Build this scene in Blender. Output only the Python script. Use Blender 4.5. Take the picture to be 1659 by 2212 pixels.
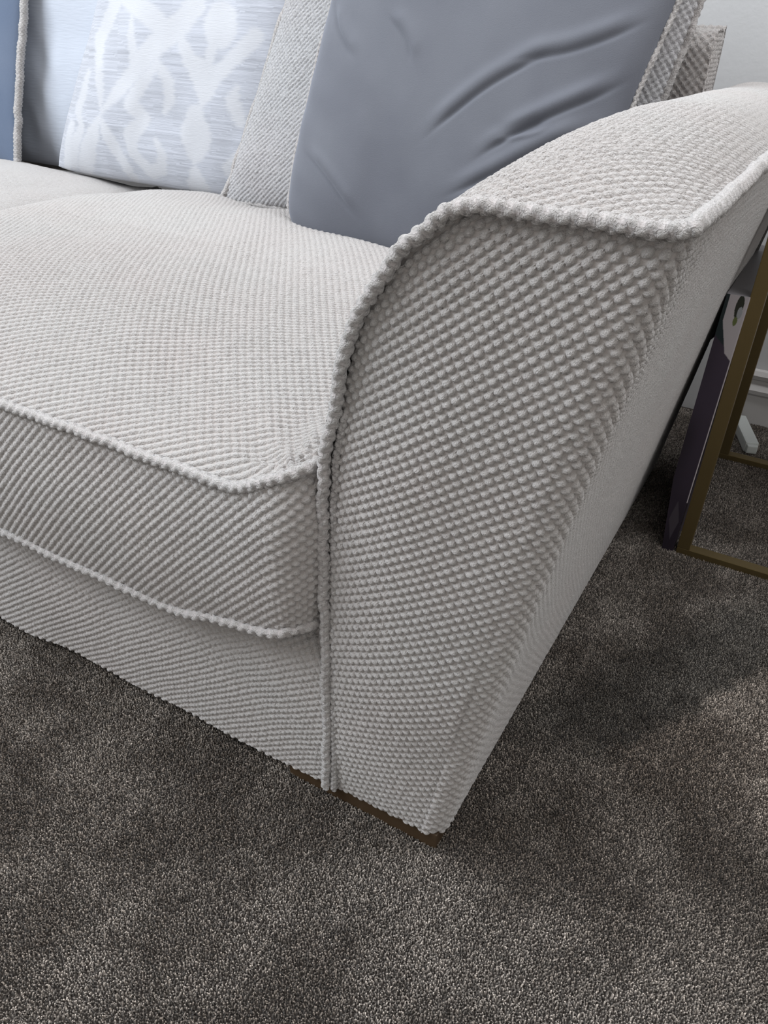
import bpy, math
import numpy as np
from mathutils import Matrix, Vector

for o in list(bpy.data.objects):
    bpy.data.objects.remove(o)
S = bpy.context.scene
COL = S.collection

# ------------------------------------------------------------------ camera
cam = bpy.data.cameras.new('camera')
cam.sensor_fit = 'VERTICAL'; cam.sensor_height = 36.0
cam.lens = 1658.15 / 2212 * 36.0
cam.clip_start = 0.01
co = bpy.data.objects.new('camera', cam); COL.objects.link(co)
r = (0.86783902, 0.49581392, 0.03199996)
u = (-0.29207557, 0.45700631, 0.84014112)
f = (-0.40192947, 0.73845365, -0.54142304)
co.matrix_world = Matrix(((r[0], u[0], -f[0], 0.18438471), (r[1], u[1], -f[1], -0.48825925),
                          (r[2], u[2], -f[2], 0.78), (0, 0, 0, 1)))
S.camera = co

# ------------------------------------------------------------------ light
w = bpy.data.worlds.new('world'); S.world = w; w.use_nodes = True
bg = w.node_tree.nodes['Background']
bg.inputs[0].default_value = (1.0, 0.98, 0.95, 1); bg.inputs[1].default_value = 0.66


def area(name, loc, target, sx, sy, power, color):
    l = bpy.data.lights.new(name, 'AREA'); l.shape = 'RECTANGLE'; l.size = sx; l.size_y = sy
    l.energy = power; l.color = color
    o = bpy.data.objects.new(name, l); COL.objects.link(o); o.location = loc
    o.rotation_euler = (Vector(target) - Vector(loc)).to_track_quat('-Z', 'Y').to_euler()
    return o


area('window_daylight', (-2.0, -0.7, 2.1), (-0.4, 0.4, 0.45), 1.7, 1.4, 80, (0.88, 0.94, 1.0))
area('overhead_fill', (0.5, 0.5, 2.35), (0.0, 0.3, 0.3), 1.4, 1.4, 33, (0.95, 0.97, 1.0))  # added soft light overhead with no modelled source, brightens upward faces
S.view_settings.view_transform = 'Standard'
S.view_settings.look = 'None'
S.view_settings.gamma = 1
S.view_settings.use_curve_mapping = False
S.view_settings.exposure = 0.17


# ------------------------------------------------------------------ materials
def newmat(name):
    m = bpy.data.materials.new(name); m.use_nodes = True
    nt = m.node_tree
    return m, nt, nt.nodes['Principled BSDF']


def N(nt, t, **kw):
    n = nt.nodes.new(t)
    for k, v in kw.items():
        if k in n.inputs:
            n.inputs[k].default_value = v
        else:
            setattr(n, k, v)
    return n


def mixc(nt, fac, a, b, blend='MIX'):
    n = nt.nodes.new('ShaderNodeMix'); n.data_type = 'RGBA'; n.blend_type = blend
    for i, v in ((0, fac), (6, a), (7, b)):
        if hasattr(v, 'links'):
            nt.links.new(v, n.inputs[i])
        else:
            n.inputs[i].default_value = v if i == 0 else (*v, 1)
    return n.outputs[2]


def ramp(nt, src, a, b):
    n = N(nt, 'ShaderNodeMapRange'); n.inputs[1].default_value = a; n.inputs[2].default_value = b
    nt.links.new(src, n.inputs[0]); return n.outputs[0]


def pos(nt, scale=(1, 1, 1)):
    g = nt.nodes.new('ShaderNodeNewGeometry')
    m = nt.nodes.new('ShaderNodeMapping'); m.inputs['Scale'].default_value = scale
    nt.links.new(g.outputs['Position'], m.inputs[0]); return m.outputs[0]


def noise(nt, vec, scale, detail=3, rough=.5):
    n = N(nt, 'ShaderNodeTexNoise', Scale=scale, Detail=detail, Roughness=rough)
    nt.links.new(vec, n.inputs['Vector']); return n.outputs['Fac']


def bobble_fabric(name, top, gap, sheen=.35, fuzz=.0007, tint=.5):
    m, nt, b = newmat(name)
    p = pos(nt)
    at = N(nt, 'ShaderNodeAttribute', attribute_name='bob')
    c = mixc(nt, at.outputs['Fac'], gap, top)  # gap colour is darkened, painting crevice shade between the bobbles
    n1 = ramp(nt, noise(nt, p, 5, 3), .38, .62)
    c = mixc(nt, n1, c, mixc(nt, tint, c, (1.0, .955, .95), 'MULTIPLY'))
    n2 = ramp(nt, noise(nt, p, 1500, 3, .7), .3, .7)
    fr = N(nt, 'ShaderNodeMath', operation='MULTIPLY_ADD'); nt.links.new(at.outputs['Fac'], fr.inputs[0])
    fr.inputs[1].default_value = .85; fr.inputs[2].default_value = .15
    c = mixc(nt, n2, mixc(nt, .22, c, (.30, .29, .28), 'MULTIPLY'), c)  # fine dark speckle painted in for the shadows among fibres
    nt.links.new(c, b.inputs['Base Color'])
    b.inputs['Roughness'].default_value = .95
    b.inputs['Specular IOR Level'].default_value = .12
    b.inputs['Sheen Weight'].default_value = sheen
    b.inputs['Sheen Roughness'].default_value = .45
    b.inputs['Sheen Tint'].default_value = (.95, .95, .96, 1)
    n3 = noise(nt, p, 720, 3, .6)
    mm = N(nt, 'ShaderNodeMath', operation='MULTIPLY'); nt.links.new(n3, mm.inputs[0]); nt.links.new(fr.outputs[0], mm.inputs[1])
    bp = N(nt, 'ShaderNodeBump', Distance=fuzz * 7, Strength=1.0)
    nt.links.new(mm.outputs[0], bp.inputs['Height'])
    nt.links.new(bp.outputs[0], b.inputs['Normal'])
    return m


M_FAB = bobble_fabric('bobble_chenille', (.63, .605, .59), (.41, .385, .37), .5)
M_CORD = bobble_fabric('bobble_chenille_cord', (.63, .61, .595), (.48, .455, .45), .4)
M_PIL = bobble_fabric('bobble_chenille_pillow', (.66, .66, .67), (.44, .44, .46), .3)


def velvet(name, dark, light):
    m, nt, b = newmat(name)
    p = pos(nt)
    n1 = ramp(nt, noise(nt, p, 7, 3), .35, .65)
    c = mixc(nt, n1, dark, light)
    nt.links.new(c, b.inputs['Base Color'])
    b.inputs['Roughness'].default_value = .8
    b.inputs['Specular IOR Level'].default_value = .15
    b.inputs['Sheen Weight'].default_value = .7
    b.inputs['Sheen Roughness'].default_value = .35
    b.inputs['Sheen Tint'].default_value = (.72, .78, .9, 1)
    bp = N(nt, 'ShaderNodeBump', Distance=.0006, Strength=.6)
    nt.links.new(noise(nt, p, 900, 3), bp.inputs['Height'])
    nt.links.new(bp.outputs[0], b.inputs['Normal'])
    return m


M_BLUE = velvet('blue_grey_velvet', (.105, .110, .130), (.122, .128, .148))
M_DEEP = velvet('deep_blue_velvet', (.10, .13, .19), (.12, .15, .21))


def plain(name, c, rough=.6, metal=0, bump=0, bscale=200, spec=.5, var=.0):
    m, nt, b = newmat(name)
    p = pos(nt)
    n1 = noise(nt, p, 12, 3)
    cc = mixc(nt, n1, tuple(x * (1 - var) for x in c), tuple(min(1, x * (1 + var)) for x in c))
    nt.links.new(cc, b.inputs['Base Color'])
    b.inputs['Roughness'].default_value = rough; b.inputs['Metallic'].default_value = metal
    b.inputs['Specular IOR Level'].default_value = spec
    if bump:
        bp = N(nt, 'ShaderNodeBump', Distance=bump, Strength=1)
        nt.links.new(noise(nt, p, bscale, 3), bp.inputs['Height'])
        nt.links.new(bp.outputs[0], b.inputs['Normal'])
    return m


M_WALL = plain('painted_wall', (.45, .45, .455), .9, 0, .0004, 120, .2, .04)
M_SKIRT = plain('white_gloss_paint', (.46, .445, .44), .4, 0, 0, 1, .5, .03)
M_GOLD = plain('brushed_antique_gold', (.17, .125, .055), .42, .8, .0001, 700, .5, .1)
M_GLASS = plain('smoked_glass', (.10, .09, .08), .15, 0)
M_WOOD = plain('dark_bronze_foot', (.05, .030, .015), .5, 0, .0002, 300, .4, .3)
M_LINER = plain('grey_liner', (.12, .115, .11), .95)
M_PLAST = plain('white_plastic', (.44, .46, .45), .45)
M_PALE = None


def attr_mat(name, rough, sheen=0, bump=0, spec=.3):
    m, nt, b = newmat(name)
    at = N(nt, 'ShaderNodeAttribute', attribute_name='print')
    nt.links.new(at.outputs['Color'], b.inputs['Base Color'])
    b.inputs['Roughness'].default_value = rough
    b.inputs['Specular IOR Level'].default_value = spec
    b.inputs['Sheen Weight'].default_value = sheen
    if bump:
        bp = N(nt, 'ShaderNodeBump', Distance=bump, Strength=1)
        nt.links.new(noise(nt, pos(nt, (60, 60, 900)), 1, 2), bp.inputs['Height'])
        nt.links.new(bp.outputs[0], b.inputs['Normal'])
    return m


M_IKAT = attr_mat('ikat_weave', .9, .3, .0006, .1)
M_PRINT = attr_mat('canvas_print', .45)


def ribbed():
    m, nt, b = newmat('pale_blue_ribbed_fabric')
    c = mixc(nt, noise(nt, pos(nt, (3, 3, 6)), 1, 2), (.39, .42, .48), (.43, .46, .52))
    nt.links.new(c, b.inputs['Base Color'])
    b.inputs['Roughness'].default_value = .95; b.inputs['Sheen Weight'].default_value = .3
    b.inputs['Specular IOR Level'].default_value = .1
    bp = N(nt, 'ShaderNodeBump', Distance=.0012, Strength=.6)
    nt.links.new(noise(nt, pos(nt, (30, 30, 260)), 1, 2), bp.inputs['Height'])
    nt.links.new(bp.outputs[0], b.inputs['Normal'])
    return m


M_PALE = ribbed()


def carpet_mat():
    m, nt, b = newmat('carpet_pile')
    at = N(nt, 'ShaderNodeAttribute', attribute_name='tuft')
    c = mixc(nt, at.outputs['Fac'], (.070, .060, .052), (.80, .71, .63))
    # brushed pile: broad lighter and darker sweeps of the carpet's own colour
    n1 = ramp(nt, noise(nt, pos(nt, (1, 1, 1)), 5.5, 4, .65), .43, .57)
    c = mixc(nt, n1, mixc(nt, .8, c, (.40, .37, .345), 'MULTIPLY'), c)
    n2 = ramp(nt, noise(nt, pos(nt, (1, 1, 1)), 1.7, 2, .6), .42, .56)
    c = mixc(nt, n2, mixc(nt, .28, c, (.55, .5, .45), 'MULTIPLY'), c)
    # a darker band and a lighter area beyond it, meeting at one crisp edge
    g = nt.nodes.new('ShaderNodeNewGeometry')
    dn = N(nt, 'ShaderNodeVectorMath', operation='DOT_PRODUCT'); nt.links.new(g.outputs['Position'], dn.inputs[0])
    dn.inputs[1].default_value = (.88, -.476, 0)
    ad = N(nt, 'ShaderNodeMath', operation='MULTIPLY_ADD'); nt.links.new(noise(nt, pos(nt), 30, 2), ad.inputs[0])
    ad.inputs[1].default_value = .05; nt.links.new(dn.outputs['Value'], ad.inputs[2])
    sx_ = N(nt, 'ShaderNodeSeparateXYZ'); nt.links.new(g.outputs['Position'], sx_.inputs[0])
    w1 = N(nt, 'ShaderNodeMath', operation='MULTIPLY'); nt.links.new(ramp(nt, sx_.outputs[1], .17, .26), w1.inputs[0]); nt.links.new(ramp(nt, sx_.outputs[1], .72, .62), w1.inputs[1])
    lt = ramp(nt, ad.outputs[0], .022, .040)
    dk = N(nt, 'ShaderNodeMath', operation='MULTIPLY'); nt.links.new(ramp(nt, ad.outputs[0], -.12, -.06), dk.inputs[0]); nt.links.new(ramp(nt, ad.outputs[0], .040, .022), dk.inputs[1])
    for src, colr, bl in ((lt, (1.55, 1.55, 1.55), 'MULTIPLY'), (dk.outputs[0], (.55, .57, .57), 'MULTIPLY')):
        w2 = N(nt, 'ShaderNodeMath', operation='MULTIPLY'); nt.links.new(w1.outputs[0], w2.inputs[0]); nt.links.new(src, w2.inputs[1])
        c = mixc(nt, w2.outputs[0], c, mixc(nt, 1.0, c, colr, bl))
    nt.links.new(c, b.inputs['Base Color'])
    b.inputs['Roughness'].default_value = .9
    b.inputs['Specular IOR Level'].default_value = .2
    b.inputs['Sheen Weight'].default_value = .15
    return m


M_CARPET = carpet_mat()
M_BACKING = plain('carpet_backing', (.045, .038, .034), 1, 0, .002, 400, .1, .3)


# ------------------------------------------------------------------ mesh helpers
def grid_faces(nu, nv, wrapv=False):
    i = np.arange(nu - 1)[:, None]; j = np.arange(nv if wrapv else nv - 1)[None, :]
    j2 = (j + 1) % nv
    a = i * nv + j; b = (i + 1) * nv + j; c = (i + 1) * nv + j2; d = i * nv + j2
    return np.stack([a, b, c, d], -1).reshape(-1, 4)


def mesh_np(name, V, F, mat, parent=None, bob=None, col=None, smooth=True):
    V = np.asarray(V, np.float32).reshape(-1, 3); F = np.asarray(F, np.int32)
    n = F.shape[1]
    me = bpy.data.meshes.new(name)
    me.vertices.add(len(V)); me.vertices.foreach_set('co', V.ravel())
    me.loops.add(F.size); me.loops.foreach_set('vertex_index', F.ravel())
    me.polygons.add(len(F)); me.polygons.foreach_set('loop_start', np.arange(0, F.size, n, dtype=np.int32))
    me.polygons.foreach_set('loop_total', np.full(len(F), n, np.int32))
    me.polygons.foreach_set('use_smooth', np.full(len(F), smooth))
    me.update(calc_edges=True)
    if bob is not None:
        a = me.attributes.new('bob', 'FLOAT', 'POINT'); a.data.foreach_set('value', np.asarray(bob, np.float32).ravel())
    if col is not None:
        a = me.attributes.new('print', 'FLOAT_COLOR', 'POINT')
        c4 = np.ones((len(V), 4), np.float32); c4[:, :3] = np.asarray(col).reshape(-1, 3)
        a.data.foreach_set('color', c4.ravel())
    me.materials.append(mat)
    o = bpy.data.objects.new(name, me); COL.objects.link(o)
    if parent is not None:
        o.parent = parent
        o.matrix_parent_inverse = parent.matrix_world.inverted()
    return o


def thing(name, label, cat, loc, group=None):
    o = bpy.data.objects.new(name, None); COL.objects.link(o); o.location = loc
    o.empty_display_size = .1
    o.matrix_world = Matrix.Translation(loc)
    o['label'] = label; o['category'] = cat
    if group: o['group'] = group
    return o


def hash2(i, j, k=0):
    x = np.sin(i * 127.1 + j * 311.7 + k * 74.7) * 43758.5453
    return x - np.floor(x)


def vnoise(x, y, k=0):
    xi = np.floor(x); yi = np.floor(y); fx = x - xi; fy = y - yi
    fx = fx * fx * (3 - 2 * fx); fy = fy * fy * (3 - 2 * fy)
    a = hash2(xi, yi, k); b = hash2(xi + 1, yi, k); c = hash2(xi, yi + 1, k); d = hash2(xi + 1, yi + 1, k)
    return (a * (1 - fx) + b * fx) * (1 - fy) + (c * (1 - fx) + d * fx) * fy - .5


def bobbles(s, t, p, k=0, lean=(0, -1), rf=.325, el=1.0):
    """height 0..1 of staggered rows of rounded chenille bobbles; s across, t along, in metres"""
    cpitch = p * .5
    i0 = np.round(s / cpitch)
    best = np.zeros_like(s)
    for di in (-1, 0, 1):
        i = i0 + di
        off = np.mod(i, 2) * .5
        j = np.round(t / p - off)
        cx = i * cpitch + (hash2(i, j, k) - .5) * p * .06
        cy = (j + off) * p + (hash2(i, j, k + 3) - .5) * p * .06
        R = p * (rf + .018 * hash2(i, j, k + 5))
        dx = (s - cx) / R; dy = (t - cy) / R
        # nap leans: the crest sits towards `lean`, so that edge is steeper
        q = dx * lean[0] + dy * lean[1]
        d2 = ((dx + dy) * .7071 / el) ** 2 + ((dx - dy) * .7071 * el) ** 2
        h = np.clip(1 - d2, 0, 1) ** .40 * (1 + .20 * q) * (.85 + .22 * hash2(i, j, k + 9))
        best = np.maximum(best, h)
    return best


def sm01(v):
    v = np.clip(v, 0, 1); return v * v * (3 - 2 * v)


def normals(P):
    du = np.gradient(P, axis=0); dv = np.gradient(P, axis=1)
    n = np.cross(du, dv); l = np.linalg.norm(n, axis=-1, keepdims=True)
    return n / np.maximum(l, 1e-12)


def fabric_grid(name, P, s, t, mat, parent, p=.0084, amp=.0026, k=0, lean=(0, -1), flip=False, ampmap=None, rf=.325, el=1.0):
    n = normals(P)
    if flip: n = -n
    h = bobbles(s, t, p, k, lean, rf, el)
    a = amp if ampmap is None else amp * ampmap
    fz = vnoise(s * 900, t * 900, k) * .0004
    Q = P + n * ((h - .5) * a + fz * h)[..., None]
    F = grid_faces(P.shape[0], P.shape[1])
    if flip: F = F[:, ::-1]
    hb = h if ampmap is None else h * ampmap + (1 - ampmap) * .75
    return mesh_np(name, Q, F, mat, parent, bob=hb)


def interp_path(pts, n):
    """smooth path (Catmull-Rom) resampled to n points of equal arc length"""
    pts = np.asarray(pts, float)
    e = np.vstack([2 * pts[0] - pts[1], pts, 2 * pts[-1] - pts[-2]])
    out = []
    for i in range(1, len(e) - 2):
        t = np.linspace(0, 1, 40, endpoint=False)[:, None]
        p0, p1, p2, p3 = e[i - 1], e[i], e[i + 1], e[i + 2]
        out.append(.5 * (2 * p1 + (p2 - p0) * t + (2 * p0 - 5 * p1 + 4 * p2 - p3) * t ** 2 + (3 * p1 - p0 - 3 * p2 + p3) * t ** 3))
    out = np.vstack(out + [pts[-1:]])
    L = np.concatenate([[0], np.cumsum(np.linalg.norm(np.diff(out, axis=0), axis=1))])
    q = np.linspace(0, L[-1], n)
    return np.stack([np.interp(q, L, out[:, c]) for c in range(out.shape[1])], -1), L[-1]


def cord(name, pts, rad, parent, mat=None, step=.0014, ring=18, p=.0095, amp=.0022, k=0, wob=.0008, straight=False, capends=True):
    """upholstery piping: a tube of the same bobbly cloth along a path"""
    pts = np.asarray(pts, float)
    if straight:
        L = np.concatenate([[0], np.cumsum(np.linalg.norm(np.diff(pts, axis=0), axis=1))])
        n = int(L[-1] / step) + 2
        q = np.linspace(0, L[-1], n)
        P = np.stack([np.interp(q, L, pts[:, c]) for c in range(3)], -1); tot = L[-1]
    else:
        _, tot = interp_path(pts, 10)
        P, tot = interp_path(pts, int(tot / step) + 2)
    n = len(P)
    T = np.gradient(P, axis=0); T /= np.linalg.norm(T, axis=1, keepdims=True)
    ref = np.array([.31, -.93, .2]); 
    A = np.cross(T, ref); A /= np.maximum(np.linalg.norm(A, axis=1, keepdims=True), 1e-9)
    B = np.cross(T, A)
    s = np.linspace(0, tot, n)
    P = P + A * (vnoise(s * 45, s * 0, k) * wob * 2)[:, None] + B * (vnoise(s * 52, s * 0 + 3, k) * wob * 2)[:, None]
    th = np.linspace(0, 2 * np.pi, ring, endpoint=False)
    ss, tt = np.meshgrid(s, th, indexing='ij')
    m = max(2, round(2 * np.pi * rad / p)); pa = 2 * np.pi * rad / m
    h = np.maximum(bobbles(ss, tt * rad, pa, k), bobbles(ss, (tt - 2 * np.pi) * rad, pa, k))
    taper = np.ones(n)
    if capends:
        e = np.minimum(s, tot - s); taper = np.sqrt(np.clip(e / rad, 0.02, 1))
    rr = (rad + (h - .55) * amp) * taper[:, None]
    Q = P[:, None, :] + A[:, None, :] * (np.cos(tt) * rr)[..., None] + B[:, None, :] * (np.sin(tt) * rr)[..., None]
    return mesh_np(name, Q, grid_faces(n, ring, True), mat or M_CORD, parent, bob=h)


def box(name, lo, hi, mat, parent=None, bevel=.002, rot=0, center=None):
    import bmesh
    bm = bmesh.new()
    bmesh.ops.create_cube(bm, size=1)
    for v in bm.verts:
        v.co = Vector([(lo[i] + hi[i]) / 2 + v.co[i] * (hi[i] - lo[i]) for i in range(3)])
    if bevel:
        bmesh.ops.bevel(bm, geom=bm.edges[:], offset=bevel, segments=2, affect='EDGES', profile=.7)
    if rot:
        c = Vector(center or [(lo[i] + hi[i]) / 2 for i in range(3)])
        bmesh.ops.rotate(bm, cent=c, matrix=Matrix.Rotation(rot, 3, 'Z'), verts=bm.verts)
    me = bpy.data.meshes.new(name); bm.to_mesh(me); bm.free()
    me.materials.append(mat)
    for pl in me.polygons: pl.use_smooth = False
    o = bpy.data.objects.new(name, me); COL.objects.link(o)
    if parent is not None:
        o.parent = parent; o.matrix_parent_inverse = parent.matrix_world.inverted()
    return o


def structure(o):
    o['kind'] = 'structure'; return o


# ------------------------------------------------------------------ setting
WY = 1.395                       # face of the wall behind the sofa
FZ = -.0034                       # backing of the carpet; the pile comes up to z = .002
structure(box('floor', (-3.2, -3.0, FZ - .05), (2.4, WY + .12, FZ), M_BACKING, bevel=0))
structure(box('wall_back', (-3.2, WY, FZ), (2.4, WY + .12, 2.5), M_WALL, bevel=0))


def skirting():
    prof = [(0, 0), (0, .128), (-.006, .133), (-.016, .131), (-.021, .121), (-.016, .111), (-.008, .106), (-.008, .100),
            (-.016, .096), (-.022, .086), (-.020, .077), (-.012, .070), (-.012, .0), (0, 0)]
    V = []
    for x in (.108, 2.4):
        for dy, z in prof: V.append((x, WY + dy, FZ + z))
    n = len(prof)
    F = [(j, j + 1, n + j + 1, n + j) for j in range(n - 1)]
    o = mesh_np('baseboard_back', V, np.array(F)[:, ::-1], M_SKIRT, smooth=False)
    return structure(o)


skirting()
# carpet pile: thousands of tufts, one object
rng = np.random.default_rng(4)
TILE = .15
m_ = 71
sp = TILE / m_
m_ += 1          # one row of overlap, so that no seam shows
gx, gy = np.meshgrid(np.arange(m_) * sp, np.arange(m_) * sp, indexing='ij')
gx = gx.ravel() + rng.uniform(-.0008, .0008, m_ * m_) - TILE / 2
gy = gy.ravel() + rng.uniform(-.0008, .0008, m_ * m_) - TILE / 2
nt_ = len(gx)
ang = rng.uniform(0, 6.28, nt_)
hgt = rng.uniform(.0030, .0044, nt_)
tv = np.zeros((nt_, 6, 3), np.float32)
lx = rng.normal(0, .0007, nt_); ly = rng.normal(0, .0007, nt_)
for q in range(3):
    a = ang + q * 2.094
    tv[:, q] = np.stack([gx + np.cos(a) * .0013, gy + np.sin(a) * .0013, np.full(nt_, -.0002)], -1)
    tr_ = rng.uniform(.0006, .0010, nt_)
    tv[:, 3 + q] = np.stack([gx + lx + np.cos(a) * tr_, gy + ly + np.sin(a) * tr_, hgt - rng.uniform(0, .0006, nt_)], -1)
base = np.arange(nt_)[:, None] * 6
tf = np.concatenate([base + np.array([t3]) for t3 in ((0, 1, 4), (0, 4, 3), (1, 2, 5), (1, 5, 4), (2, 0, 3), (2, 3, 5), (3, 4, 5))])
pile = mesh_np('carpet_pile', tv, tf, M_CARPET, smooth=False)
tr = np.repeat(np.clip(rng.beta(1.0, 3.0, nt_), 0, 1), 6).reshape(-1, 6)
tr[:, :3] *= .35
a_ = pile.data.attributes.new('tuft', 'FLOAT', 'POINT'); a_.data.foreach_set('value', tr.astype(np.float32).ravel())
pile['label'] = 'dark brown-grey short pile carpet covering the floor under the sofa and table'
pile['category'] = 'carpet'; pile['kind'] = 'stuff'
ng = bpy.data.node_groups.new('pile_tiles', 'GeometryNodeTree')
ng.interface.new_socket('Geometry', in_out='INPUT', socket_type='NodeSocketGeometry')
ng.interface.new_socket('Geometry', in_out='OUTPUT', socket_type='NodeSocketGeometry')
gi = ng.nodes.new('NodeGroupInput'); go = ng.nodes.new('NodeGroupOutput')
gr = ng.nodes.new('GeometryNodeMeshGrid')
NX, NY = 22, 18
gr.inputs['Size X'].default_value = TILE * (NX - 1); gr.inputs['Size Y'].default_value = TILE * (NY - 1)
gr.inputs['Vertices X'].default_value = NX; gr.inputs['Vertices Y'].default_value = NY
ip = ng.nodes.new('GeometryNodeInstanceOnPoints')
rv = ng.nodes.new('FunctionNodeRandomValue'); rv.data_type = 'INT'
for s_ in rv.inputs:
    if s_.type == 'INT' and s_.name == 'Min': s_.default_value = 0
    if s_.type == 'INT' and s_.name == 'Max': s_.default_value = 3
mu = ng.nodes.new('ShaderNodeMath'); mu.operation = 'MULTIPLY'; mu.inputs[1].default_value = math.pi / 2
cx_ = ng.nodes.new('ShaderNodeCombineXYZ')
ng.links.new(gr.outputs['Mesh'], ip.inputs['Points']); ng.links.new(gi.outputs[0], ip.inputs['Instance'])
ng.links.new([o for o in rv.outputs if o.type == 'INT'][0], mu.inputs[0]); ng.links.new(mu.outputs[0], cx_.inputs[2])
ng.links.new(cx_.outputs[0], ip.inputs['Rotation']); ng.links.new(ip.outputs[0], go.inputs[0])
md = pile.modifiers.new('tiles', 'NODES'); md.node_group = ng
pile.location = (-.25, WY - .015 - TILE * NY / 2, FZ)

# ------------------------------------------------------------------ sofa
sofa = thing('sofa', 'light grey sofa in bobbly chenille with a flared padded arm, standing on the carpet', 'sofa', (-1.0, .5, 0))
ZB, ZT = .019, .6825
YE = 1.05                         # rear end of the arm
INNER = [(-.1415, .015), (-.1408, .20), (-.1402, .34), (-.1400, .41), (-.1377, .456), (-.1290, .507), (-.1244, .531), (-.118, .555), (-.1103, .580),
         (-.1017, .6004), (-.0904, .619), (-.0768, .638), (-.0654, .6516), (-.0527, .6637), (-.0371, .6746), (-.0205, .6800), (-.006, .6812), (.028, .6808),
         (.056, .6814), (.083, .6820), (.107, .6832), (.1165, .684)]
IN_P, IN_L = interp_path(INNER, 600)


def x_in(z):
    zz = IN_P[:, 1]; k = np.argmax(zz >= .6803)
    return np.interp(z, zz[:k], IN_P[:k, 0])


def x_out(z):
    return .004 + .111 * (z - ZB) / (ZT - ZB) - .004 * np.sin(np.pi * (z - ZB) / (ZT - ZB))


# front panel and outer side: one piece of cloth wrapped round the rounded front corner
st = .00133
zz = np.arange(ZB, ZT - .001, st); nz = len(zz)
RC = .024
Lf = .235                         # sampled length across the front
nf = 180; na = 22; nsd = 270
rows = []
S1 = []
for z in zz:
    xi = x_in(z) + .002; xo = x_out(z)
    rc = RC * (1 - .55 * max(0, (z - .63) / .054))
    fx = np.linspace(xi, xo - rc, nf)
    fy = np.full(nf, .0)
    th = np.linspace(0, np.pi / 2, na + 2)[1:-1]
    ax = xo - rc + rc * np.sin(th); ay = rc - rc * np.cos(th)
    tt_ = np.linspace(0, 1, nsd); sy = rc + (YE - .03 - rc) * tt_ ** 1.12
    th2 = np.linspace(0, np.pi / 2, 12)[1:]
    ex = xo - .03 + .03 * np.cos(th2); ey = YE - .03 + .03 * np.sin(th2)
    X = np.concatenate([fx, ax, np.full(nsd, xo), ex]); Y = np.concatenate([fy, ay, sy, ey])
    rows.append(np.stack([X, Y, np.full(len(X), z)], -1))
P = np.stack(rows, 1)
zn = (P[..., 2] - ZB) / (ZT - ZB)
# padding: the front swells a little, with low soft dents
uu = np.clip(np.arange(P.shape[0]) / nf, 0, 1)[:, None]
P[..., 1] -= .010 * np.sin(np.pi * np.clip(uu, 0, 1)) ** .8 * np.sin(np.pi * np.clip(zn, 0, 1)) ** .6 * (uu < 1)
P[..., 1] += vnoise(P[..., 0] * 14, P[..., 2] * 9, 2) * .006 * (uu < 1)
sidemask = np.clip((P[..., 1] - .03) / .15, 0, 1)
P[..., 0] += vnoise(P[..., 1] * 5, P[..., 2] * 6, 6) * .010 * sidemask * np.sin(np.pi * zn)
# cloth coordinates follow the arc length; stretched larger towards the top
dl = np.linalg.norm(np.diff(P, axis=0), axis=-1)
arc = np.concatenate([np.zeros((1, nz)), np.cumsum(dl, axis=0)], 0)
xi_ = x_in(zz)[None, :]
sx = arc + xi_
sc = 1 - .20 * np.clip((P[..., 2] - .30) / .38, 0, 1)       # <1 : larger bobbles
zq = P[..., 2]
gq = .187 - .447 * (np.clip(zq, .02, .68) - .27)
fade = 1 - np.clip((arc - .20) / .10, 0, 1)
s_c = (.886 + .268 * (zq - .27)) * sx - .19 * zq
t_c = .955 * zq + gq * np.minimum(sx, .10) + .05 * np.maximum(sx - .10, 0)
amp_side = 1 - .62 * np.clip((arc - (.165 + .075 * zn)) / .05, 0, 1)
arm_panel_ = fabric_grid('arm_panel', P, s_c, t_c, M_FAB, sofa, p=.0109, amp=.0030, k=1, lean=(1.1, -.75), ampmap=amp_side, flip=False, el=1.0, rf=.330 - .018 * sm01((P[..., 2] - .40) / .2))

# padded top and inner side of the arm
sec, L = interp_path([(-.1450, .20), (-.1440, .34), (-.1430, .43), (-.1370, .485), (-.1255, .54), (-.1095, .595), (-.088, .632), (-.061, .661), (-.035, .677),
                      (-.008, .6835), (.03, .6835), (.08, .6845), (.1150, .685)], 330)
ys = np.concatenate([np.arange(-.0062, .40, .0016), np.arange(.40, YE + .006, .0032)])
P = np.zeros((len(sec), len(ys), 3))
wgt = np.clip((sec[:, 0] + .135) / .25, 0, 1)
wgt = np.sin(np.pi * wgt ** 1.6) * (sec[:, 1] > .5)
for j, y in enumerate(ys):
    cr = .034 * (1 - math.exp(-max(y, 0) / .11)) + .004 * math.sin(y * 5)
    c = np.stack([sec[:, 0], sec[:, 1] + cr * wgt], -1)
    c[:, 0] -= .010 * (1 - math.exp(-max(y, 0) / .06)) * np.clip(1 - abs(sec[:, 1] - .60) / .10, 0, 1)
    if y > YE - .07:
        q = min(1, (y - (YE - .07)) / .076); s_ = math.sqrt(max(0, 1 - q * q))
        c[:, 1] = np.where(c[:, 1] > .55, .55 + (c[:, 1] - .55) * (.35 + .65 * s_), c[:, 1])
    P[:, j] = np.stack([c[:, 0], np.full(len(c), y), c[:, 1]], -1)
P[..., 2] += vnoise(P[..., 0] * 16, P[..., 1] * 9, 8) * .003 * wgt[:, None] * np.clip(ys / .05, 0, 1) - .002 * np.clip(-ys / .006, 0, 1)
sarc = np.linspace(0, L, len(sec))[:, None] + 0 * ys[None, :]
am = 1 - .55 * np.clip((ys - .22) / .35, 0, 1)[None, :] + 0 * sarc
arm_top_ = fabric_grid('arm_top', P, sarc, ys[None, :] + 0 * sarc, M_FAB, sofa, p=.0122, amp=.0028, k=2, lean=(.5, -.8), ampmap=am, flip=False)
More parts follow.
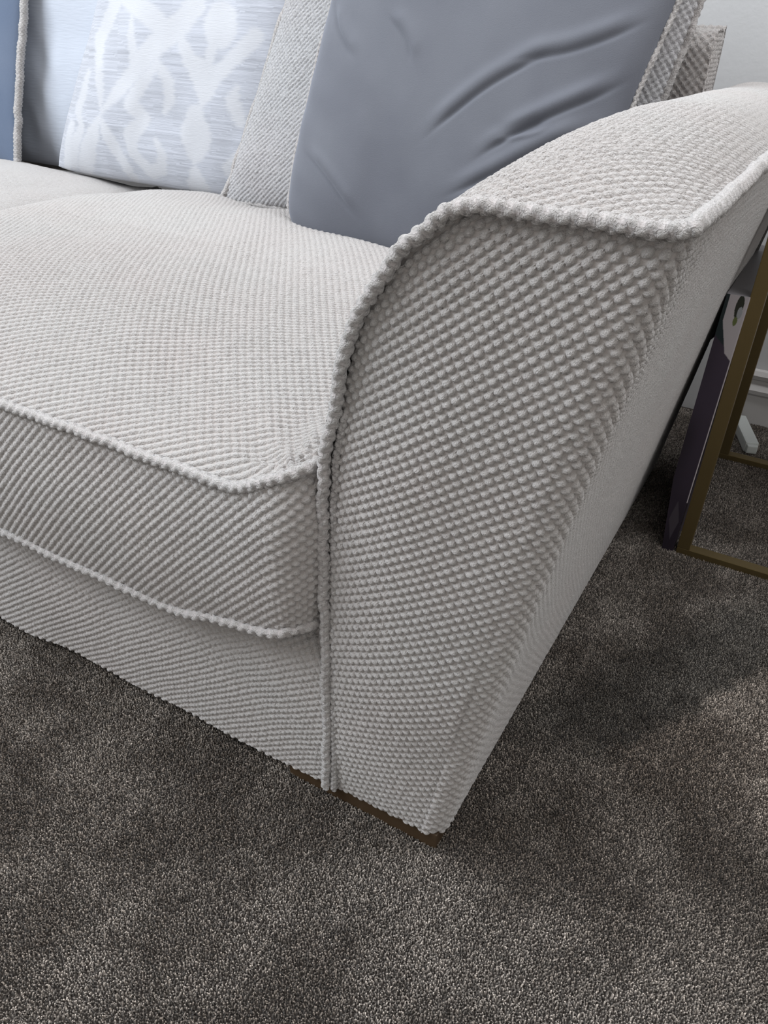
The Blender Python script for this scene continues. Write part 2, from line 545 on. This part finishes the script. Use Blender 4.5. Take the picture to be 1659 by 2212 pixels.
# rear cap of the arm
V = [(x, YE + .004, z) for x, z in [(-.158, .02), (-.158, .43), (-.12, .56), (0, .60), (.10, .59), (.004 + .05, .3), (.0, .02)]]
mesh_np('arm_back_panel', V, np.array([[0, 1, 2, 3], [0, 3, 4, 5], [0, 5, 6, 0]])[:2], M_LINER, sofa, smooth=False)

# piping: round the front of the arm, and back along its outer top edge
pp = [(x, -.003 - .003 * sm01((z - .15) / .15), z) for x, z in INNER]
cord('front_piping', pp, .0056, arm_panel_, p=.0105, amp=.0022, k=3, wob=.0014)
pp2 = [(x + .009, -.0025, z) for x, z in INNER[:6]] 
cord('front_piping', [(x, -.001, z) for x, y, z in pp2], .0040, arm_panel_, p=.0100, amp=.0018, k=31)
cord('outer_piping', [(.1095, -.0105, .6835), (.1155, .03, .6860), (.117, .3, .688), (.116, .6, .688), (.112, .95, .684), (.10, 1.03, .668)],
     .0058, arm_top_, p=.0105, amp=.0022, k=4, wob=.0012)

# base front below the seat cushion
xs = np.arange(-1.25, -.138, .0018); zs = np.arange(ZB - .004, .262, .0018)
X, Z = np.meshgrid(xs, zs, indexing='ij')
Y = -.004 * np.sin(np.pi * np.clip((Z - ZB) / .22, 0, 1)) + vnoise(X * 9, Z * 8, 11) * .006 + vnoise(X * 14 + Z * 12, Z * 5, 12) * .007 + np.clip((Z - .205) / .05, 0, 1) ** 2 * .03
P = np.stack([X, Y, Z], -1)
sc_ = X - .05 * np.exp(-((X + .147) / .12) ** 2) * 0
fabric_grid('base_front', P, .90 * X - .17 * Z, .955 * Z + .12 * X + .008 * np.sin(X * 7), M_FAB, sofa, p=.0106, amp=.0027, k=5, lean=(1.1, -.75))
box('base_front', (-2.3, -.001, ZB), (-1.25, .03, .235), M_FAB, sofa, .01)
box('seat_deck', (-2.3, .012, ZB + .004), (-.15, .98, .205), M_LINER, sofa, .008)
box('arm_core', (-.152, .03, ZB + .004), (-.012, YE - .01, .42), M_LINER, sofa, .008)
# back frame, its near end seen over the arm
xs = np.arange(-.42, -.058, .003); zs_, Lb = interp_path([(.965, .42), (.962, .60), (.960, .73), (.964, .765), (.982, .778), (1.03, .779), (1.05, .76), (1.052, .5)], 240)
box('back_frame', (-2.3, .966, .42), (-.42, 1.05, .775), M_FAB, sofa, .012)
P = np.zeros((len(xs), len(zs_), 3))
P[..., 0] = xs[:, None]; P[..., 1] = zs_[None, :, 0]; P[..., 2] = zs_[None, :, 1]
tb_ = np.linspace(0, Lb, len(zs_))[None, :] + 0 * P[..., 0]
fabric_grid('back_frame', P, P[..., 0], tb_, M_FAB, sofa, p=.0130, amp=.0030, k=6, lean=(0, -1), flip=False)
yy_ = np.linspace(.962, 1.050, 60)
ft = zs_[zs_[:, 1] >= .7]
zt_b = np.interp(yy_, ft[:, 0], ft[:, 1])
P = np.zeros((60, 220, 3)); P[..., 0] = xs[-1] - .001; P[..., 1] = yy_[:, None]
P[..., 2] = .42 + (zt_b[:, None] - .42) * np.linspace(0, 1, 220)[None, :]
P[..., 0] -= (.003 * (1 - np.clip(np.minimum((zt_b[:, None] - P[..., 2]) / .012, (P[..., 1] - .962) / .012), 0, 1)) ** 2)
fabric_grid('back_end_panel', P, P[..., 1], P[..., 2], M_FAB, sofa, p=.0120, amp=.0024, k=7)

# low plinth foot under the front corner
box('foot', (-.200, .003, FZ), (-.001, .10, ZB + .003), M_WOOD, sofa, .0015)
box('foot', (-2.28, .003, FZ), (-2.08, .10, ZB + .003), M_WOOD, sofa, .0015)


# ------------------------------------------------------------------ seat cushions
def seat_cushion(label, x0, x1, y0, y1, step, near, k):
    c = thing('seat_cushion', label, 'cushion', ((x0 + x1) / 2, (y0 + y1) / 2, .205), 'box seat cushions of the sofa')
    RR = .036 if near else .055
    ZS, ZL = .414, .223
    sm = lambda v, a, b: np.clip((v - a) / (b - a), 0, 1) ** 2 * (3 - 2 * np.clip((v - a) / (b - a), 0, 1))
    zs = lambda x, y: ZS + .036 * sm(x, x1 - .085, x1 + .012) * (1 - .6 * sm(y, .03, .2))
    zl = lambda x, y: ZL + .024 * sm(x, x1 - .20, x1 - .06) + .020 * sm(x, x1 - .075, x1 + .005)
    nx = int((x1 - x0) / step); ny = int((y1 - y0) / step)
    yy = np.linspace(y0, y1, ny)
    if near:
        yy = np.concatenate([np.arange(y0, .36, step * 1.05), np.arange(.36, .44, step * 1.3), np.arange(.44, y1, step * 1.8)])
    U = np.linspace(0, 1, nx)

    def edge(y):
        d = np.minimum(y - y0, y1 - y); d = np.clip(d, 0, RR)
        return RR - np.sqrt(np.clip(RR ** 2 - (RR - d) ** 2, 0, None))
    e = edge(yy)
    X = (x0 + e)[None, :] + U[:, None] * ((x1 - e) - (x0 + e))[None, :]
    Y = np.broadcast_to(yy[None, :], X.shape).copy()
    dx = np.minimum(X - (x0 + e)[None, :], (x1 - e)[None, :] - X); dy = np.minimum(Y - y0, y1 - Y)
    crown = .077 * (1 - np.exp(-dx / .065)) * (1 - np.exp(-dy / .16))
    crown = crown * (1 - .24 * sm(X, x1 - .60, x1 - .12) * near)
    Z = zs(X, Y) + crown + vnoise(X * 5, Y * 5, k) * .014 * np.clip(dy / .12, 0, 1) * np.clip(dx / .1, 0, 1)
    Z += vnoise(X * 11 + Y * 4, Y * 9, k + 1) * .007 * np.clip(dy / .1, 0, 1) * np.clip(dx / .08, 0, 1)
    if near:   # soft pull folds fanning into the near right corner
        a = np.arctan2(Y - (y0 + .02), (x1 - .02) - X); rad_ = np.hypot(Y - y0, x1 - X)
        Z += .0035 * np.sin(a * 11) * np.exp(-rad_ / .12) * np.clip(rad_ / .05, 0, 1)
    P = np.stack([X, Y, Z], -1)
    top_ = fabric_grid('top_panel', P, .886 * X - .195 * Y + .01 * np.sin(Y * 8), .187 * X + .959 * Y + .012 * np.sin(X * 7), M_FAB, c, p=.0113, amp=.0027 if near else .0022, k=k, lean=(.6, -1.7), el=1.05,
                ampmap=1 - .45 * np.clip((Y - .2) / .4, 0, 1))
    # border: round the plan outline, left side, front and right side
    def outline(n, inset=0.0):
        a, b, q = x0 + inset, x1 - inset, y0 + inset
        pts = [(a, y1 - .02)] + [(a, q + RR)]
        pts += [(a + RR - RR * math.cos(t), q + RR - RR * math.sin(t)) for t in np.linspace(0, math.pi / 2, 12)]
        pts += [(b - RR + RR * math.sin(t), q + RR - RR * math.cos(t)) for t in np.linspace(0, math.pi / 2, 12)]
        pts += [(b, y1 - .02)]
        pts = np.array(pts); Lq = np.concatenate([[0], np.cumsum(np.linalg.norm(np.diff(pts, axis=0), axis=1))])
        q_ = np.linspace(0, Lq[-1], n)
        return np.stack([np.interp(q_, Lq, pts[:, i]) for i in (0, 1)], -1), Lq[-1]
    o0, Lo = outline(4000)
    qf = np.linspace(0, Lo, 4000)
    dens = np.where((o0[:, 1] < .16) & (o0[:, 0] > -.95), 1 / step, 1 / .008)
    cum = np.concatenate([[0], np.cumsum((dens[1:] + dens[:-1]) / 2 * np.diff(qf))])
    n = int(cum[-1]); qs = np.interp(np.linspace(0, cum[-1], n), cum, qf)
    o0 = np.stack([np.interp(qs, qf, o0[:, i]) for i in (0, 1)], -1)
    d = np.gradient(o0, axis=0); d /= np.linalg.norm(d, axis=1, keepdims=True)
    out = np.stack([d[:, 1], -d[:, 0]], -1)
    m = int((ZS - ZL) / (step * 1.0)); tt = np.linspace(0, 1, m)
    bul = .012 * np.sin(np.pi * tt) ** .8
    sgrid = qs[:, None] + 0 * tt[None, :]
    zb_ = zl(o0[:, 0], o0[:, 1])[:, None]; zt2 = zs(o0[:, 0], o0[:, 1])[:, None]
    tg = zb_ + (zt2 - zb_) * tt[None, :] + 0 * sgrid
    B = bul[None, :] + vnoise(sgrid * 9, tg * 12, k + 5) * .006 * np.sin(np.pi * tt)[None, :]
    P = np.zeros((n, m, 3)); P[..., 0] = o0[:, None, 0] + out[:, None, 0] * B; P[..., 1] = o0[:, None, 1] + out[:, None, 1] * B
    P[..., 2] = tg
    shear = sgrid + .02 * (tg - ZL)
    brd_ = fabric_grid('front_border', P, shear, tg, M_FAB, c, p=.0110, amp=.0028, k=k + 2, lean=(1.1, -.75))
    n = 1400; oc, _ = outline(n)
    w_ = vnoise(np.linspace(0, Lo * 14, n), np.zeros(n), k) * .005
    for zf, kk in ((zs, 1), (zl, 2)):
        pts = np.stack([oc[:, 0], oc[:, 1], zf(oc[:, 0], oc[:, 1]) + w_ * (1 if kk == 1 else .7)], -1)
        cord('piping', pts[::5], 0.0056 if kk == 1 else .0062, top_ if kk == 1 else brd_, p=.0130, amp=.0030, k=k + 20 + kk, step=max(step, .0015), wob=.0010)
    # underside
    V = [(x0 + .02, y0 + .03, ZL - .006), (x1 - .02, y0 + .03, ZL - .006), (x1 - .02, y1 - .02, ZL - .006), (x0 + .02, y1 - .02, ZL - .006)]
    mesh_np('underside', V, np.array([[0, 3, 2, 1]]), M_LINER, c, smooth=False)
    V = [(x0 + .02, y1 - .018, ZL), (x1 - .02, y1 - .018, ZL), (x1 - .02, y1 - .018, ZS), (x0 + .02, y1 - .018, ZS)]
    mesh_np('rear_border', V, np.array([[0, 1, 2, 3]]), M_FAB, c, bob=[.7] * 4, smooth=False)
    return c


seat_cushion('plump light grey bobbly seat cushion nearest the padded arm', -1.20, -.151, -.026, .95, .0015, True, 40)
seat_cushion('light grey seat cushion farther along the sofa, under the patterned cushion\'s left corner', -2.1, -1.215, -.026, .95, .0045, False, 60)


# ------------------------------------------------------------------ scatter and back cushions
def pillow(name, label, cat, BL, BR, TR, TL, tf, tb, res, mat, bob=None, wr=None, print_=None, pull=.045, piping=None, group=None, backmat=None, partname='cover', prad=.0048, rnd=.0):
    BL, BR, TR, TL = map(np.array, (BL, BR, TR, TL))
    t = thing(name, label, cat, tuple((BL + BR) / 2), group)
    W = np.linalg.norm(BR - BL); H = np.linalg.norm(TL - BL)
    nu = int(W / res); nv = int(H / res)
    u = np.linspace(-1, 1, nu); v = np.linspace(-1, 1, nv)
    Ug, Vg = np.meshgrid(u, v, indexing='ij')
    nrm = np.cross(BR - BL, TL - BL); nrm = nrm / np.linalg.norm(nrm)
    if nrm[1] > 0: nrm = -nrm

    def seam(U, V):
        a = U * (1 - pull * (1 - V * V) * abs(U)); b = V * (1 - pull * (1 - U * U) * abs(V))
        rc = 1 - rnd * (abs(U) ** 4 * abs(V) ** 4)
        a = a * rc; b = b * rc
        s = (a + 1) / 2; q = (b + 1) / 2
        return (BL * ((1 - s) * (1 - q))[..., None] + BR * (s * (1 - q))[..., None] + TR * (s * q)[..., None] + TL * ((1 - s) * q)[..., None])
    Pm = seam(Ug, Vg)
    prof = (np.clip(1 - abs(Ug) ** 2.6, 0, 1) ** .55) * (np.clip(1 - abs(Vg) ** 2.6, 0, 1) ** .55)
    F = grid_faces(nu, nv)
    front = Pm + nrm * (tf * prof)[..., None]
    if wr is not None:
        front = front + nrm * (wr(front) * np.clip(prof * 2.2, 0, 1))[..., None]
    if bob is not None:
        sg = (Ug + 1) / 2 * W; tg = (Vg + 1) / 2 * H
        fabric_grid(partname, front, sg, tg, mat, t, p=bob[0], amp=bob[1], k=bob[2], lean=(.3, -.95))
    else:
        col = print_(front) if print_ else None
        mesh_np(partname, front, F, mat, t, col=col)
    us = np.linspace(-1, 1, 60); vs = np.linspace(-1, 1, 60)
    U2, V2 = np.meshgrid(us, vs, indexing='ij')
    pr2 = (np.clip(1 - abs(U2) ** 2.6, 0, 1) ** .55) * (np.clip(1 - abs(V2) ** 2.6, 0, 1) ** .55)
    back = seam(U2, V2) - nrm * (tb * pr2)[..., None]
    mesh_np('back_cover', back, grid_faces(60, 60)[:, ::-1], backmat or mat, t, bob=np.full(3600, .7) if (backmat or bob) else None,
            col=np.full((3600, 3), .5) if print_ else None)
    if piping:
        q = np.linspace(-1, 1, 24)
        loop = [(-1, a) for a in q[::-1]] + [(a, -1) for a in q[1:]] + [(1, a) for a in q[1:]] + [(a, 1) for a in q[::-1][1:]]
        lp = np.array(loop); pts = seam(lp[:, 0:1], lp[:, 1:2])[:, 0]
        cord('piping', pts, prad, t, mat=piping, p=.0095, amp=.0028, k=9, step=.0018, ring=12, wob=.002)
    return t


FOLDS = [(-.366, .648, -.238, .737, .0055), (-.277, .620, -.139, .71, .0065), (-.266, .632, -.21, .66, -.004),
         (-.252, .736, -.128, .779, .005), (-.594, .788, -.547, .728, .004), (-.317, .573, -.16, .647, .005), (-.477, .779, -.433, .728, .0035),
         (-.60, .58, -.50, .52, .004)]


def blue_wrinkles(P):
    x = P[..., 0]; z = P[..., 2]; h = np.zeros_like(x)
    for i, (a, b, c, d, A) in enumerate(FOLDS):
        v = np.array([c - a, d - b]); L = np.hypot(*v); v = v / L
        s = (x - a) * v[0] + (z - b) * v[1]; q = -(x - a) * v[1] + (z - b) * v[0]
        q = q - .006 * np.sin(s / L * 3 + i)
        wn = np.exp(-np.clip(np.abs(s - L / 2) - L * .30, 0, None) ** 2 / (L * .22) ** 2)
        h -= A * .75 * wn * np.exp(-(q / .0036) ** 2)
        h += A * .9 * wn * np.exp(-((q - .012) / .010) ** 2)
    h += vnoise(x * 9 + z * 5, z * 7, 3) * .010 + vnoise(x * 22, z * 16 + x * 8, 4) * .0035
    # short gathers along the left seam
    g = np.exp(-np.clip(x + .63, 0, None) / .045)
    h += g * .0035 * np.sin(z * 95 + 40 * (x + .6)) * (vnoise(z * 12, z * 0, 7) + .7)
    return h


pillow('scatter_cushion', 'large plain blue-grey velvet scatter cushion leaning beside the padded arm', 'cushion',
       (-.672, .633, .440), (-.150, .633, .432), (-.040, .832, 1.0), (-.612, .832, 1.0), .062, .045, .0026, M_BLUE, wr=blue_wrinkles,
       piping=M_CORD, backmat=M_CORD, partname='velvet_front', pull=.03, prad=.0042, rnd=.13)


def soft(P):
    return vnoise(P[..., 0] * 8, P[..., 2] * 7, 5) * .012 + vnoise(P[..., 0] * 24, P[..., 2] * 15, 6) * .007


pillow('back_cushion', 'light grey bobbly back cushion behind the large plain blue-grey velvet one', 'cushion',
       (-.920, .800, .453), (-.125, .800, .462), (-.036, .905, 1.0), (-.725, .905, 1.0), .055, .055, .0027, M_PIL, bob=(.0118, .0032, 12), wr=soft,
       piping=M_CORD, partname='bobbly_cover', pull=.02, prad=.006)

IKAT = [[[-1.249,0.589,0.0035],[-1.251,0.638,0.0155],[-1.258,0.688,0.017],[-1.264,0.723,0.0195],[-1.224,0.772,0.0205],[-1.21,0.8,0.0215]],[[-1.249,0.589,0.0035],[-1.199,0.631,0.0165],[-1.138,0.68,0.0225],[-1.08,0.726,0.0255],[-1.023,0.761,0.0255],[-0.993,0.791,0.0265]],[[-1.252,0.585,0.0035],[-1.278,0.548,0.0205],[-1.311,0.507,0.027],[-1.339,0.469,0.0245]],[[-1.252,0.585,0.0035],[-1.237,0.551,0.017],[-1.21,0.509,0.017],[-1.188,0.466,0.0155]],[[-1.156,0.767,0.0055],[-1.157,0.734,0.013],[-1.144,0.683,0.019]],[[-1.081,0.689,0.0105],[-1.114,0.66,0.0155],[-1.149,0.63,0.0165],[-1.161,0.612,0.019],[-1.125,0.586,0.016],[-1.168,0.551,0.022],[-1.165,0.52,0.0165],[-1.125,0.484,0.0165],[-1.095,0.494,0.016],[-1.079,0.521,0.013],[-1.096,0.548,0.008]],[[-1.081,0.689,0.0105],[-1.053,0.657,0.015],[-1.055,0.629,0.0155],[-1.07,0.604,0.0075]],[[-0.975,0.624,0.0035],[-0.989,0.599,0.027],[-0.99,0.568,0.0445],[-0.994,0.54,0.0275],[-0.998,0.513,0.005]],[[-0.974,0.621,0.007],[-0.964,0.655,0.029],[-0.964,0.669,0.0385],[-0.999,0.693,0.0195],[-1.024,0.725,0.015],[-1.04,0.754,0.005]],[[-0.964,0.669,0.0245],[-0.956,0.702,0.012],[-0.945,0.728,0.014],[-0.931,0.758,0.044],[-0.92,0.78,0.014]],[[-0.959,0.656,0.019],[-0.929,0.68,0.017],[-0.891,0.711,0.0165],[-0.854,0.741,0.018]],[[-0.998,0.511,0.0035],[-1.001,0.493,0.018],[-1.001,0.471,0.0335]],[[-0.887,0.657,0.007],[-0.897,0.633,0.0185],[-0.883,0.601,0.014]],[[-0.893,0.539,0.0095],[-0.913,0.509,0.0195],[-0.899,0.482,0.0145]],[[-1.296,0.661,0.0085],[-1.314,0.62,0.015],[-1.335,0.589,0.0145],[-1.321,0.556,0.012],[-1.349,0.523,0.017],[-1.377,0.481,0.0215]],[[-1.183,0.8,0.0235],[-1.117,0.775,0.023],[-1.073,0.75,0.023]],[[-1.358,0.557,0.0125],[-1.391,0.492,0.016],[-1.408,0.458,0.013]]]


def ikat(P):
    x = P[..., 0].astype(float); z = P[..., 2].astype(float)
    # the woven edges stagger thread by thread
    row = np.floor(z / .0019)
    xj = x + (hash2(row, row * 0, 2) - .5) * .008
    mask = np.zeros_like(x)
    for pl in IKAT:
        for (a, b, wa), (c, d, wb) in zip(pl[:-1], pl[1:]):
            v = np.array([c - a, d - b]); L2 = v @ v
            t = np.clip(((xj - a) * v[0] + (z - b) * v[1]) / L2, 0, 1)
            dist = np.hypot(xj - a - t * v[0], z - b - t * v[1])
            wd = (wa + (wb - wa) * t) * .88
            mask = np.maximum(mask, np.clip((wd - dist) / .008 + .5, 0, 1))
    st_ = hash2(row, row * 0, 5) * .6 + .4 * hash2(row, np.floor(x / .05), 8)
    grey = np.array([.37, .385, .43]) * (0.78 + .42 * st_)[..., None]
    white = np.array([.44, .45, .48]) * np.ones_like(x)[..., None]
    return grey * (1 - mask)[..., None] + white * mask[..., None]


pillow('scatter_cushion', 'patterned scatter cushion with white zigzags and diamonds on streaky grey', 'cushion',
       (-1.465, .835, .448), (-.86, .835, .448), (-.66, .955, .98), (-1.225, .955, .98), .060, .03, .0022, M_IKAT, wr=soft, print_=ikat, partname='patterned_cover', pull=.02, rnd=.05)
pillow('back_cushion', 'pale blue-grey plain back cushion at the left behind the patterned one', 'cushion',
       (-1.86, .915, .44), (-1.12, .915, .44), (-1.04, .955, 1.02), (-1.84, .955, 1.02), .04, .03, .006, M_PALE, wr=soft, partname='ribbed_cover', pull=.01)
pillow('scatter_cushion', 'deep blue velvet scatter cushion with a cream cord edge at the left', 'cushion',
       (-2.08, .80, .460), (-1.545, .80, .456), (-1.452, .905, .966), (-2.03, .905, .966), .045, .04, .006, M_DEEP, piping=M_CORD,
       wr=lambda P: vnoise(P[..., 0] * 9, P[..., 2] * 8, 1) * .01, partname='velvet_front', pull=.03, prad=.0085)

# ------------------------------------------------------------------ side table, canvas, small block
tb = thing('side_table', 'side table with a slim square antique gold metal frame beside the sofa arm', 'side table', (.33, .96, 0))
TX0, TX1, TY0, TY1, TH = .1065, .58, .742, 1.18, .62
a = .021
for x, y in ((TX0, TY0), (TX1 - a, TY0), (TX0, TY1 - a), (TX1 - a, TY1 - a)):
    box('leg', (x, y, FZ + .014), (x + a, y + a, TH - .018), M_GOLD, tb, .001)
for z0, nm in ((FZ, 'base_rail'), (TH - .018, 'top_rail')):
    z1 = z0 + .014
    box(nm, (TX0, TY0, z0), (TX1, TY0 + a, z1), M_GOLD, tb, .001)
    box(nm, (TX0, TY1 - a, z0), (TX1, TY1, z1), M_GOLD, tb, .001)
    if nm == 'top_rail':
        box(nm, (TX0, TY0 + a, z0), (TX0 + a, TY1 - a, z1), M_GOLD, tb, .001)
        box(nm, (TX1 - a, TY0 + a, z0), (TX1, TY1 - a, z1), M_GOLD, tb, .001)
box('table_top', (TX0 + .002, TY0 + .002, TH - .004), (TX1 - .002, TY1 - .002, TH + .004), M_GLASS, tb, .001)


def canvas():
    t = thing('canvas_print', 'slim dark aubergine canvas print with pale petals between sofa arm and side table', 'picture', (.085, .9, 0))
    x0, x1, y0, y1, z0, z1 = .0685, .1015, .742, 1.10, FZ, .455
    def colour(a, z, side):
        # a: metres across the wrapped face, z: height
        c = np.zeros(a.shape + (3,)) + np.array([.030, .022, .034])
        n = vnoise(a * 40, z * 14, 3)
        c = c * (1 + .8 * n)[..., None]
        petal = (z > .385 - .9 * a) & (a > .005 + .32 * np.clip(.415 - z, 0, 1))
        c[petal] = np.array([.36, .33, .34]) * 1.0
        black = (z > .392 - .9 * a) & ~petal
        c[black] = (.012, .020, .022)
        low = (z > .02) & (z < .10) & (np.abs(a - .016) < .011 * (1 - abs(z - .06) / .04))
        c[low] = (.048, .040, .050)
        ey = np.hypot((a - .022) / .0055, (z - .438) / .018) < 1
        c[ey] = (.02, .022, .015)
        hl = np.hypot((a - .0245) / .0035, (z - .430) / .009) < 1
        c[hl] = (.25, .26, .27)
        tip = np.hypot((a - .0215) / .003, (z - .417) / .007) < 1
        c[tip] = (.10, .12, .04)
        edge = (a > .0312) & (z > .10) & side
        c[edge] = (.42, .38, .40)
        return c
    aa = np.linspace(0, x1 - x0, 50); zz_ = np.linspace(z0, z1, 400)
    A, Zc = np.meshgrid(aa, zz_, indexing='ij')
    lean = .006 * (Zc / .45)
    P = np.stack([x0 + A + lean + .014 * np.clip(1 - Zc / .14, 0, 1) * (1 - A / (x1 - x0)), np.full_like(A, y0), Zc], -1)
    mesh_np('front_edge', P, grid_faces(50, 400), M_PRINT, t, col=colour(A, Zc, True), smooth=False)
    for nm, xx, fl in (('left_face', x0, False), ('right_face', x1, True)):
        B, Zb = np.meshgrid(np.linspace(y0, y1, 60), zz_, indexing='ij')
        P = np.stack([xx + .006 * Zb / .45 + (.014 * np.clip(1 - Zb / .14, 0, 1) if not fl else 0), B, Zb], -1)
        F_ = grid_faces(60, 400)
        c = np.zeros(B.shape + (3,)) + np.array([.035, .026, .040])
        d = np.hypot(B - .93, Zb - .36); c[d < .13 + .03 * np.sin(np.arctan2(Zb - .36, B - .93) * 5)] = (.36, .33, .35)
        c[d < .03] = (.05, .06, .02)
        mesh_np(nm, P, F_ if fl else F_[:, ::-1], M_PRINT, t, col=c, smooth=False)
    for nm, z in (('top_edge', z1), ):
        V = [(x0 + .006, y0, z), (x1 + .006, y0, z), (x1 + .006, y1, z), (x0 + .006, y1, z)]
        mesh_np(nm, V, np.array([[0, 1, 2, 3]]), M_PRINT, t, col=[(.20, .19, .20)] * 4, smooth=False)
    V = [(x0, y1, z0), (x1, y1, z0), (x1 + .006, y1, z1), (x0 + .006, y1, z1)]
    mesh_np('rear_edge', V, np.array([[3, 2, 1, 0]]), M_PRINT, t, col=[(.03, .025, .03)] * 4, smooth=False)


canvas()
blk = thing('plastic_block', 'small white plastic block lying on the carpet behind the side table', 'plug', (.14, 1.29, FZ))
box('casing', (.128, 1.215, FZ + .004), (.156, 1.36, FZ + .028), M_PLAST, blk, .004, rot=.33)
box('end_cap', (.131, 1.205, FZ + .006), (.153, 1.216, FZ + .024), M_PLAST, blk, .003, rot=.33, center=(.142, 1.2875, 0))
